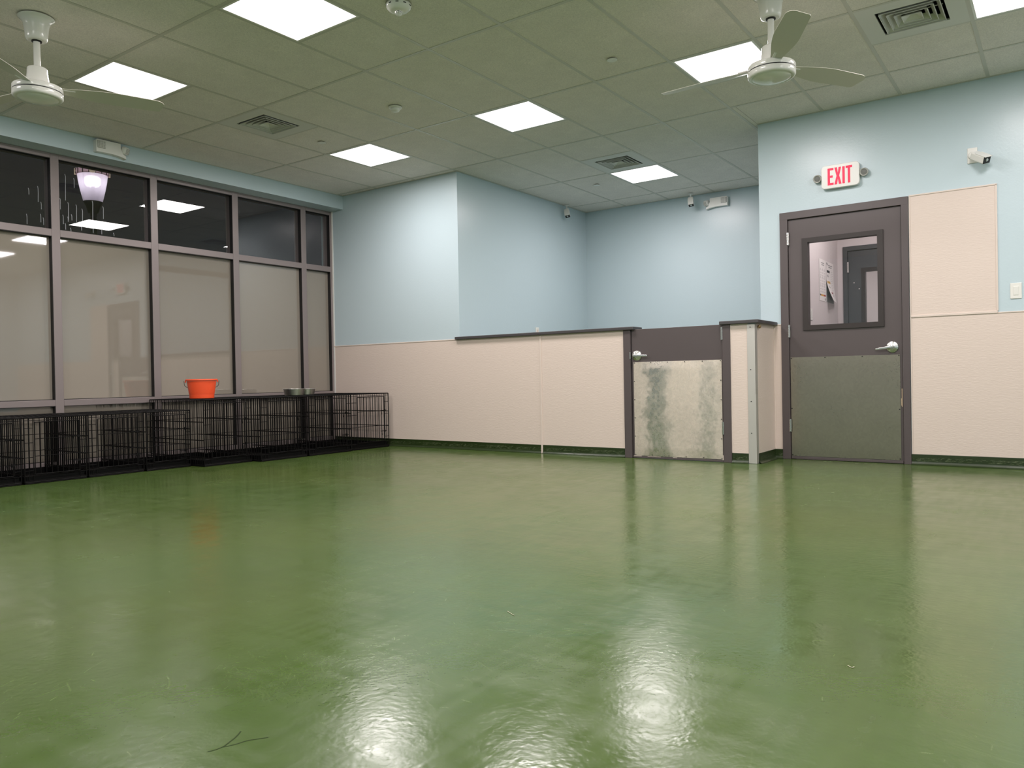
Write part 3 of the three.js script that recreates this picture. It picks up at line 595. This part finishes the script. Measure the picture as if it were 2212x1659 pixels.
// low gate in the half wall
{
  const zf = ZP, d = struct('door_2', 'waist-high grey gate with a galvanised steel plate in the half wall', 'gate');
  mesh('frame', [rbx(-3.376, -3.303, 0, 1.192, zf - 0.14, zf + 0.014, 0.003)], M.doorGrey, d);
  mesh('frame', [rbx(-2.422, -2.352, 0, 1.192, zf - 0.14, zf + 0.014, 0.003)], M.doorGrey, d);
  const leaf = mesh('gate_leaf', rbx(-3.296, -2.427, 0.012, 1.196, zf - 0.048, zf - 0.003, 0.002), M.doorGrey, d);
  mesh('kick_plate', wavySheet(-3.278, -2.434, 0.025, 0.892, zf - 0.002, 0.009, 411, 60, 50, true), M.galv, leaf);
  for (let k = 0; k < 6; k++) { const x = -3.268 + k * 0.165; for (const y of [0.034, 0.884]) mesh('screw', new THREE.CylinderGeometry(0.0042, 0.0042, 0.003, 10).rotateX(Math.PI / 2).translate(x, y, zf + 0.004), M.black, leaf); }
  for (let k = 1; k < 5; k++) for (const x of [-3.27, -2.442]) mesh('screw', new THREE.CylinderGeometry(0.0042, 0.0042, 0.003, 10).rotateX(Math.PI / 2).translate(x, 0.034 + k * 0.17, zf + 0.004), M.black, leaf);
  mesh('bottom_edge', rbx(-3.296, -2.427, 0.003, 0.02, zf - 0.046, zf + 0.003, 0.002), M.doorGrey, leaf);
  mesh('worn_edge', [rbx(-3.29, -3.21, 0.018, 0.022, zf - 0.002, zf + 0.0035, 0.001), rbx(-3.15, -3.02, 0.018, 0.021, zf - 0.002, zf + 0.0035, 0.001), rbx(-2.9, -2.86, 0.018, 0.021, zf - 0.002, zf + 0.0035, 0.001), rbx(-2.44, -2.428, 0.016, 0.06, zf - 0.004, zf + 0.001, 0.001)], M.panelTrim, leaf);
  lever(leaf, -3.245, 0.952, zf - 0.003, 1, 0.004);
  for (const y of [1.118, 0.297]) hinge(d, -2.424, y, zf + 0.009);
  mesh('strike_plate', rbx(-3.312, -3.301, 0.92, 0.985, zf - 0.02, zf + 0.0155, 0.001), M.steel, d);
}

// ------------------------------------------------------------------ room behind the tall door
{
  const zb = -9.43;
  structMesh('wall_vestibule_left', bx(XD + 0.12, XD + 0.128, 0, 2.7, zb, ZD - 0.131), M.paleWall, 'pale wall with posters behind the tall door', 'wall');
  structMesh('wall_vestibule_right', bx(-0.6, -0.5, 0, 2.8, zb, ZD - 0.131), M.paleWall, 'pale side wall of the room behind the tall door', 'wall');
  structMesh('wall_vestibule_back', [bx(-2.122, -2.056, 0, 2.7, zb - 0.1, zb), bx(-2.056, -1.05, 2.18, 2.7, zb - 0.1, zb), bx(-1.05, -0.5, 0, 2.7, zb - 0.1, zb)], M.paleWall, 'pale wall around the second grey door', 'wall');
  structMesh('ceiling_vestibule', bx(-2.25, -0.5, 2.7, 2.8, -12.2, ZD - 0.131), M.paleWall, 'plain ceiling behind the tall door', 'ceiling');
  structMesh('wall_office', [bx(-3.2, 0, 0, 2.7, -12.3, -12.2), bx(-3.3, -3.2, 0, 2.7, -12.2, zb - 0.1), bx(0, 0.1, 0, 2.7, -12.2, zb - 0.1)], M.paleWall, 'bright pale walls seen through the second door', 'wall');
  structMesh('ceiling_office', [bx(-3.2, -2.25, 2.7, 2.8, -12.2, zb - 0.1), bx(-0.5, 0, 2.7, 2.8, -12.2, zb - 0.1)], M.paleWall, 'plain ceiling beyond the second door', 'ceiling');
  ledPanel(-1.35, -8.3, 2.695, 'square white LED ceiling panel behind the tall door', 19);
  ledPanel(-1.5, -10.8, 2.695, 'square white LED ceiling panel beyond the second door', 32);
  const d = struct('door_3', 'second grey door with a window seen through the tall door', 'door');
  mesh('frame', [rbx(-2.062, -2.014, 0, 2.186, zb - 0.11, zb + 0.014, 0.002), rbx(-1.1, -1.05, 0, 2.186, zb - 0.11, zb + 0.014, 0.002), rbx(-2.062, -1.05, 2.137, 2.187, zb - 0.11, zb + 0.0145, 0.002)], M.doorBack, d);
  const leaf = mesh('door_leaf', sheetWithHole(-2.01, -1.104, 0.012, 2.132, -1.833, -1.27, 1.17, 1.892, zb - 0.05, zb - 0.004), M.doorBack, d);
  mesh('window_surround', sheetWithHole(-1.872, -1.232, 1.13, 1.932, -1.83, -1.273, 1.174, 1.89, zb - 0.06, zb + 0.006), M.brown, leaf);
  mesh('window_pane', bx(-1.832, -1.271, 1.172, 1.891, zb - 0.03, zb - 0.026), M.glass, leaf);
  hinge(d, -2.012, 1.951, zb + 0.01, 0.12);
  for (const [x, y] of [[-1.948, 1.772], [-1.895, 1.7]]) mesh('rivet', new THREE.CylinderGeometry(0.007, 0.007, 0.004, 12).rotateX(Math.PI / 2).translate(x, y, zb - 0.002), M.steel, leaf);
  // two posters on the side wall; the second one curls away at its lower corner
  function poster(kind) {
    const c = document.createElement('canvas'); c.width = 256; c.height = 400; const g = c.getContext('2d');
    g.fillStyle = '#e9e4e2'; g.fillRect(0, 0, 256, 400);
    const line = (x, y, w, h, s) => { g.fillStyle = s; g.fillRect(x, y, w, h); };
    if (kind === 0) {
      line(70, 30, 116, 9, '#8d8a8c'); line(86, 48, 96, 9, '#8d8a8c');
      for (let q = 0; q < 3; q++) for (let k = 0; k < 9; k++) { line(30 + q * 72, 100 + k * 26, 44 + (k * 13 + q * 7) % 16, 3, '#b4aeb0'); line(30 + q * 72, 107 + k * 26, 36 + (k * 7) % 20, 3, '#c0babc'); if (k % 3 === 0) line(44 + q * 72, 88 + k * 26, 10, 10, '#a09a9c'); }
      line(20, 336, 40, 16, '#4a3434'); line(60, 336, 110, 16, '#d9a04a'); line(170, 336, 66, 16, '#a82a2a'); line(200, 368, 22, 22, '#3a3a3e');
    } else {
      g.fillStyle = '#3a3a3e'; g.beginPath(); g.ellipse(30, 24, 18, 12, 0.6, 0, 7); g.fill(); line(70, 28, 140, 9, '#8d8a8c'); line(80, 46, 110, 9, '#8d8a8c');
      line(20, 84, 100, 24, '#3a3a3e'); line(20, 190, 110, 24, '#c9a25a'); line(90, 300, 70, 18, '#8a2e34');
      for (const [x, y] of [[60, 140], [80, 250], [150, 340]]) { g.fillStyle = '#4a4a4e'; g.beginPath(); g.ellipse(x, y, 14, 8, 0.5, 0, 7); g.fill(); line(x - 3, y - 22, 6, 16, '#5a5a5e'); }
      for (let k = 0; k < 16; k++) line(150, 90 + k * 18, 60 + (k * 11) % 30, 3, '#b8b2b4');
    }
    const t = new THREE.CanvasTexture(c); t.colorSpace = THREE.SRGBColorSpace; return t;
  }
  const sheet = (name, label, z0, z1, y0, y1, curl, kind) => {
    const nx = 16, ny = 24, mk = (off) => { const g = new THREE.PlaneGeometry(1, 1, nx, ny), p = g.attributes.position; for (let i = 0; i < p.count; i++) { const u = p.getX(i) + 0.5, v = p.getY(i) + 0.5, k = Math.max(0, 1 - v - 0.42) / 0.58; p.setXYZ(i, off + curl * Math.pow(k, 1.5) * (1 - 0.6 * u), y0 + (y1 - y0) * (v + curl * 0.3 * k * k), z0 + (z1 - z0) * u); } g.computeVertexNormals(); return g; };
    const m = thing(name, label, 'poster', [XD + 0.129, 0, 0], 0);
    mesh('printed_sheet', mk(0.0012), std({ map: poster(kind), roughness: 0.5, side: THREE.DoubleSide }), m);
    curl = 0; mesh('flat_dark_sheet', mk(0.0005), std({ color: rgb(0.35, 0.36, 0.36), roughness: 0.6, side: THREE.DoubleSide }), m);  // flat dark grey sheet under the print, uncovered where the print curls
  };
  sheet('poster', 'flat white poster with a red and yellow strip behind the tall door', -8.6, -8.885, 1.53, 1.976, 0, 0);
  sheet('poster', 'white poster curling off the wall behind the tall door', -8.895, -9.22, 1.53, 1.976, 0.075, 1);
  const o = thing('wall_outlet', 'small white outlet plate below the posters behind the tall door', 'outlet', [XD + 0.128, 1.36, -8.26]);
  mesh('plate', rbx(0, 0.006, -0.058, 0.058, -0.04, 0.04, 0.002), M.white, o);
  mesh('socket', rbx(0.004, 0.008, -0.034, 0.034, -0.017, 0.017, 0.002), M.white, o);
}

// ------------------------------------------------------------------ fittings on the walls
{ // exit sign
  const e = thing('exit_sign', 'white exit sign with red letters and two round emergency lamps above the tall door', 'exit sign', [-1.546, 2.434, ZD]);
  const w = 0.148, h = 0.095, r = 0.032, s = new THREE.Shape();
  s.moveTo(-w + r, -h); s.lineTo(w - r, -h); s.quadraticCurveTo(w, -h, w, -h + r); s.lineTo(w, h - r); s.quadraticCurveTo(w, h, w - r, h); s.lineTo(-w + r, h); s.quadraticCurveTo(-w, h, -w, h - r); s.lineTo(-w, -h + r); s.quadraticCurveTo(-w, -h, -w + r, -h);
  mesh('housing', new THREE.ExtrudeGeometry(s, { depth: 0.038, bevelEnabled: true, bevelSize: 0.004, bevelThickness: 0.004, bevelSegments: 3, curveSegments: 10 }).translate(0, 0, 0.004), M.white, e);
  const poly = (pts) => { const q = new THREE.Shape(); pts.forEach(([x, y], i) => i ? q.lineTo(x, y) : q.moveTo(x, y)); q.closePath(); return new THREE.ExtrudeGeometry(q, { depth: 0.0012, bevelEnabled: false }); };
  const HT = 0.144, B = 0.019, y0 = -HT / 2;
  const L = {
    E: [[0, 0], [0.048, 0], [0.048, B], [B, B], [B, HT / 2 - B / 2], [0.042, HT / 2 - B / 2], [0.042, HT / 2 + B / 2], [B, HT / 2 + B / 2], [B, HT - B], [0.048, HT - B], [0.048, HT], [0, HT]],
    X: [[0, 0], [0.021, 0], [0.029, HT * 0.33], [0.037, 0], [0.058, 0], [0.04, HT / 2], [0.056, HT], [0.036, HT], [0.029, HT * 0.67], [0.022, HT], [0.002, HT], [0.018, HT / 2]],
    I: [[0, 0], [B, 0], [B, HT], [0, HT]],
    T: [[0.016, 0], [0.016 + B, 0], [0.016 + B, HT - B], [0.051, HT - B], [0.051, HT], [0, HT], [0, HT - B], [0.016, HT - B]],
  };
  let x = -0.1; for (const [k, wd] of [['E', 0.054], ['X', 0.065], ['I', 0.027], ['T', 0.05]]) { mesh('letter', poly(L[k]).translate(x, y0, 0.0462), M.letter, e); x += wd; }
  for (const sx of [-1, 1]) {
    const hd = mesh('lamp_head', lathe([[0, 0], [0.03, 0], [0.034, 0.006], [0.034, 0.032], [0.031, 0.036], [0.027, 0.036], [0.024, 0.028], [0, 0.028]].reverse(), 28).rotateX(Math.PI / 2).rotateX(0.25).translate(sx * 0.187, 0.006, 0.012), M.lens, e);
    mesh('bulb_lens', lathe([[0, 0.0305], [0.012, 0.03], [0.024, 0.029]].reverse(), 20).rotateX(Math.PI / 2).rotateX(0.25).translate(sx * 0.187, 0.006, 0.012), M.bulbGlass, hd);
    mesh('lamp_neck', rod(V(sx * 0.145, 0.004, 0.02), V(sx * 0.17, 0.005, 0.02), 0.009, 12), M.white, e);
  }
}
function bulletCam(label, base, dir, len, mount) {
  const t = thing('security_camera', label, 'camera', base, 0, 'white bullet security cameras');
  const q = new THREE.Quaternion().setFromUnitVectors(V(0, 0, 1), V(...dir).normalize());
  const place = g => g.applyQuaternion(q).translate(...mount.joint);
  if (mount.kind === 'wall') {
    mesh('back_plate', rbx(-0.034, 0.034, -0.06, 0.06, 0, 0.008, 0.003), M.white, t);
    mesh('bracket', [lathe([[0, 0.008], [0.03, 0.008], [0.028, 0.018], [0.016, 0.026], [0, 0.026]].reverse(), 28).rotateX(Math.PI / 2), rod(V(0, 0, 0.02), V(...mount.joint), 0.012, 14)], M.white, t);
  } else {
    mesh('ceiling_mount', lathe([[0, 0], [0.03, 0], [0.03, -0.006], [0.022, -0.014], [0, -0.014]].reverse(), 28), M.white, t);
    mesh('stem', [rod(V(0, -0.012, 0), V(0, -0.05, 0), 0.009, 14), rod(V(0, -0.05, 0), V(...mount.joint), 0.011, 12)], M.white, t);
  }
  const body = mesh('camera_body', place(rbx(-0.033, 0.033, -0.03, 0.03, 0, len, 0.012, 4)), M.white, t);
  mesh('lens_face', place(rbx(-0.03, 0.03, -0.027, 0.025, len - 0.004, len + 0.001, 0.002)), M.black, body);
  mesh('lens', place(lathe([[0, len + 0.004], [0.01, len + 0.003], [0.012, len]], 20).rotateX(Math.PI / 2).translate(0, 0, 0)), M.steel, body);
  mesh('visor', place(rbx(-0.033, 0.033, 0.027, 0.032, 0.04, len + 0.012, 0.002)), M.white, body);
}
bulletCam('white bullet security camera on the blue wall above the upright panel', [-0.58, 2.435, ZD], [0.66, -0.5, 0.5], 0.135, { kind: 'wall', joint: [0.012, -0.005, 0.04] });
bulletCam('white bullet security camera hanging beside the alcove side wall', [-5.3, CEIL, -8.72], [0.42, -0.9, 0.5], 0.115, { kind: 'ceiling', joint: [0, -0.068, 0] });
bulletCam('white bullet security camera hanging next to the alcove emergency light', [-3.775, CEIL, -9.17], [0.25, -0.9, 0.5], 0.115, { kind: 'ceiling', joint: [0, -0.062, 0] });

function emergency(label, pos, turn, flip) {
  const t = thing('emergency_light', label, 'emergency light', pos, turn, 'white twin-head emergency lights');
  const s = new THREE.Shape(), w = 0.14, f = flip;
  const P = [[-w, -0.055], [-w, 0.045], [-w + 0.012, 0.055], [w * 0.55, 0.055], [w * 0.58, 0.01], [w * 0.72, -0.035], [w * 0.9, -0.05], [w * 0.92, -0.072], [w * 0.5, -0.058], [0, -0.052], [-w * 0.5, -0.052]];
  P.forEach(([x, y], i) => i ? s.lineTo(x * f, y) : s.moveTo(x * f, y)); s.closePath();
  mesh('housing', new THREE.ExtrudeGeometry(s, { depth: 0.05, bevelEnabled: true, bevelSize: 0.003, bevelThickness: 0.003, bevelSegments: 2 }).translate(0, 0, 0.003), M.white, t);
  const l = mesh('lamp_head', rbx(-0.132 * f, -0.062 * f, -0.022, 0.044, 0.05, 0.064, 0.003), M.lens, t);
  const bars = []; for (let k = 0; k < 5; k++) { const c = (-0.127 + k * 0.0145) * f; bars.push(bx(c - 0.0015, c + 0.0015, -0.018, 0.04, 0.064, 0.066)); bars.push(bx(-0.13 * f, -0.065 * f, -0.016 + k * 0.0135, -0.0135 + k * 0.0135, 0.064, 0.066)); }
  mesh('lens_grid', bars, M.white, l);
  const hd = mesh('lamp_head', rbx(-0.036, 0.036, -0.036, 0.036, -0.028, 0.028, 0.02, 4).rotateX(0.35).rotateY(0.5 * f).translate(0.128 * f, 0.005, 0.04), M.white, t);
  const b2 = []; for (let k = 0; k < 4; k++) { const c = -0.02 + k * 0.0135; b2.push(bx(c - 0.0015, c + 0.0015, -0.024, 0.024, 0.028, 0.03)); b2.push(bx(-0.024, 0.024, c - 0.0015, c + 0.0015, 0.028, 0.03)); }
  mesh('lens_grid', merge(b2).rotateX(0.35).rotateY(0.5 * f).translate(0.128 * f, 0.005, 0.04), M.lens, hd);
  mesh('test_button', new THREE.SphereGeometry(0.003, 10, 8).translate(0.02 * f, -0.058, 0.03), M.steel, t);
}
emergency('white twin-head emergency light on the blue header above the windows', [XL, 2.942, -3.7], Math.PI / 2, 1);
emergency('white twin-head emergency light on the alcove back wall', [-3.485, 2.882, ZA], 0, -1);

{ // light switch and alcove outlet
  const t = thing('light_switch', 'white rocker light switch on the blue wall beside the upright panel', 'light switch', [-0.306, 1.36, ZD]);
  mesh('plate', rbx(-0.037, 0.037, -0.06, 0.06, 0, 0.007, 0.003), M.whiteGloss, t);
  mesh('rocker', rbx(-0.0165, 0.0165, -0.033, 0.033, 0.004, 0.011, 0.002).rotateX(0.04), M.whiteGloss, t);
  const o = thing('wall_outlet', 'white outlet plate on the alcove side wall just above the half wall cap', 'outlet', [XA, 1.33, -8.06]);
  mesh('plate', rbx(0, 0.007, -0.058, 0.058, -0.037, 0.037, 0.003), M.whiteGloss, o);
  mesh('socket', rbx(0.005, 0.009, -0.033, 0.033, -0.017, 0.017, 0.002), M.panelTrim, o);
}

// ------------------------------------------------------------------ dog crates
function crate(w, d, h, cols) {                           // front looks along +x; origin at the middle of the base
  const g = new THREE.Group();
  const fx = d / 2, bxk = -d / 2, hz = w / 2, b = 0.014, R = 0.0055, r = 0.0029, y1 = h - R;
  const put = (n, list, p = g, mat = M.wire) => mesh(n, list, mat, p);
  const seg = (a, c, rad) => rod(V(...a), V(...c), rad, 5, false);
  const vSpan = (n, a, c) => Array.from({ length: n }, (_, k) => a + (c - a) * k / (n - 1));
  put('tray', (() => { const t = 0.003, q = hz - 0.012; return [bx(bxk + 0.01, fx - 0.008, 0.006, 0.012, -q, q), bx(fx - 0.011, fx - 0.008, 0.006, 0.058, -q, q), bx(bxk + 0.01, bxk + 0.013, 0.006, 0.058, -q, q), bx(bxk + 0.01, fx - 0.008, 0.006, 0.058, -q, -q + t), bx(bxk + 0.01, fx - 0.008, 0.006, 0.058, q - t, q)]; })(), g, M.tray);
  put('floor_frame', [seg([bxk, 0.005, -hz], [fx, 0.005, -hz], R), seg([bxk, 0.005, hz], [fx, 0.005, hz], R), seg([fx, 0.005, -hz], [fx, 0.005, hz], R), seg([bxk, 0.005, -hz], [bxk, 0.005, hz], R), bx(fx - 0.003, fx, 0.003, 0.03, -hz, hz)]);
  for (const z of [-hz, hz]) {                              // side panels
    const l = [seg([bxk, y1, z], [fx, y1, z], R), seg([bxk, b, z], [fx, b, z], R), seg([bxk, b, z], [bxk, y1, z], R), seg([fx, b, z], [fx, y1, z], R)];
    for (const x of vSpan(cols[1], bxk, fx).slice(1, -1)) l.push(seg([x, b, z], [x, y1, z], r));
    for (const q of [0.12, 0.38, 0.66]) l.push(seg([bxk, b + (y1 - b) * q, z], [fx, b + (y1 - b) * q, z], R * 0.8));
    put('side_panel', l);
  }
  { const l = [seg([bxk, y1, -hz], [bxk, y1, hz], R), seg([bxk, b, -hz], [bxk, b, hz], R)];
    for (const z of vSpan(cols[0], -hz, hz).slice(1, -1)) l.push(seg([bxk, b, z], [bxk, y1, z], r));
    for (const q of [0.38, 0.66]) l.push(seg([bxk, b + (y1 - b) * q, -hz], [bxk, b + (y1 - b) * q, hz], r)); put('back_panel', l); }
  { const l = [seg([fx, y1, -hz], [fx, y1, hz], R)];
    for (const z of vSpan(cols[0], -hz, hz).slice(1, -1)) l.push(seg([bxk, y1, z], [fx, y1, z], r));
    for (const x of vSpan(7, bxk, fx).slice(1, -1)) l.push(seg([x, y1 + r, -hz], [x, y1 + r, hz], r)); put('top_panel', l); }
  const dz0 = -hz + w * 0.12, dz1 = hz - w * 0.16, dy0 = 0.075, dy1 = h - 0.04;   // opening of the door
  { const l = [seg([fx, b, -hz], [fx, b, hz], R), seg([fx, dy1 + 0.014, -hz], [fx, dy1 + 0.014, hz], r), seg([fx, dy0 - 0.01, -hz], [fx, dy0 - 0.01, hz], r)];
    for (const z of [dz0 - 0.01, dz1 + 0.01, dz1 + 0.045]) l.push(seg([fx, b, z], [fx, y1, z], r));
    for (const q of [0.2, 0.4, 0.62, 0.84]) { l.push(seg([fx, h * q, -hz], [fx, h * q, dz0 - 0.01], r)); l.push(seg([fx, h * q, dz1 + 0.01], [fx, h * q, hz], r)); }
    put('front_panel', l); }
  { const x = fx + 0.004, l = [seg([x, dy0, dz0], [x, dy1, dz0], R * 0.8), seg([x, dy0, dz1], [x, dy1, dz1], R * 0.8), seg([x, dy0, dz0], [x, dy0, dz1], R * 0.8), seg([x, dy1, dz0], [x, dy1, dz1], R * 0.8)];
    for (const z of vSpan(Math.round(cols[0] * 0.72), dz0, dz1).slice(1, -1)) l.push(seg([x, dy0, z], [x, dy1, z], r));
    for (const q of [0.35, 0.68]) l.push(seg([x, dy0 + (dy1 - dy0) * q, dz0], [x, dy0 + (dy1 - dy0) * q, dz1], r));
    const dr = put('door', l);
    for (const q of [0.3, 0.68]) put('latch', [seg([x + 0.004, h * q, dz0 - 0.03], [x + 0.004, h * q, dz0 + 0.06], 0.003), seg([x + 0.006, h * q, dz0 + 0.05], [x + 0.006, h * q - 0.045, dz0 + 0.045], 0.003), bx(x, x + 0.006, h * q - 0.012, h * q + 0.012, dz0 - 0.01, dz0 + 0.012)], dr); }
  return g;
}
{
  const low = crate(0.482, 0.735, 0.527, [12, 22]), tall = crate(0.585, 0.905, 0.622, [14, 26]);
  const list = [
    [low, -6.64, -2.215, -2.693, 'low black wire dog crate at the open end of the row'],
    [low, -6.63, -2.705, -3.183, 'low black wire dog crate second from the open end of the row'],
    [low, -6.63, -3.195, -3.675, 'low black wire dog crate between two other low crates'],
    [low, -6.62, -3.688, -4.118, 'low black wire dog crate against the first tall crate'],
    [tall, -6.445, -4.14, -4.655, 'tall black wire dog crate with the orange bucket on top'],
    [tall, -6.335, -4.675, -5.235, 'tall black wire dog crate between the bucket crate and the bowl crate'],
    [tall, -6.335, -5.258, -5.845, 'tall black wire dog crate with two steel bowls on top'],
    [tall, -6.37, -5.872, -6.455, 'tall black wire dog crate at the blue projecting wall'],
  ];
  for (const [proto, fx, z0, z1, label] of list) {
    const depth = proto === low ? 0.735 : 0.905, width = proto === low ? 0.482 : 0.585;
    const c = proto.clone(); c.name = numbered('dog_crate'); c.position.set(fx - depth / 2, 0, (z0 + z1) / 2); c.scale.z = (z0 - z1) / (width + 0.009);
    c.userData = { label, category: 'dog crate', group: proto === low ? 'low wire dog crates by the windows' : 'tall wire dog crates by the windows' };
    scene.add(c);
  }
}
{ // bucket
  const t = thing('bucket', 'bright orange plastic bucket with a wire handle on a tall dog crate', 'bucket', [-6.84, 0.6225, -4.385], -2.14);
  mesh('body', lathe([[0, 0.004], [0.1, 0.004], [0.108, 0], [0.112, 0.004], [0.114, 0.045], [0.1165, 0.046], [0.135, 0.17], [0.1325, 0.17], [0.112, 0.05], [0.105, 0.01], [0, 0.01]].reverse(), 56), M.orange, t);
  mesh('rim', lathe([[0.1335, 0.172], [0.133, 0.182], [0.138, 0.188], [0.146, 0.186], [0.147, 0.176], [0.141, 0.172], [0.1335, 0.172]].reverse(), 56), M.orange, t);
  mesh('handle', tube(Array.from({ length: 15 }, (_, k) => { const a = k / 14 * Math.PI; return V(0.158 * Math.cos(a), 0.17 - 0.08 * Math.pow(Math.sin(a), 0.45), 0.158 * Math.sin(a)); }), 0.0022, 50, 6), M.gasket, t);
  for (const s of [-1, 1]) mesh('handle_ear', rbx(s * 0.145 - 0.006, s * 0.145 + 0.006, 0.155, 0.176, -0.01, 0.01, 0.003), M.orange, t);
}
function bowl(x, z, r, h, label) {
  const t = thing('steel_bowl', label, 'bowl', [x, 0.6225, z], 0, 'steel dog bowls on a crate');
  mesh('body', lathe([[0, 0.003], [r * 0.78, 0], [r * 0.8, 0.003], [r * 0.92, h - 0.006], [r * 0.9, h - 0.006], [r * 0.76, 0.008], [0, 0.006]].reverse(), 56), M.bowl, t);
  mesh('rim', new THREE.TorusGeometry(r * 0.95, 0.0048, 10, 64).rotateX(Math.PI / 2).scale(1, 0.7, 1).translate(0, h - 0.003, 0), M.bowl, t);
}
bowl(-6.8, -5.46, 0.122, 0.07, 'larger stainless steel bowl on a tall dog crate');
bowl(-6.9, -5.705, 0.108, 0.066, 'smaller stainless steel bowl beside the larger one on a tall crate');

renderer.render(scene, camera);
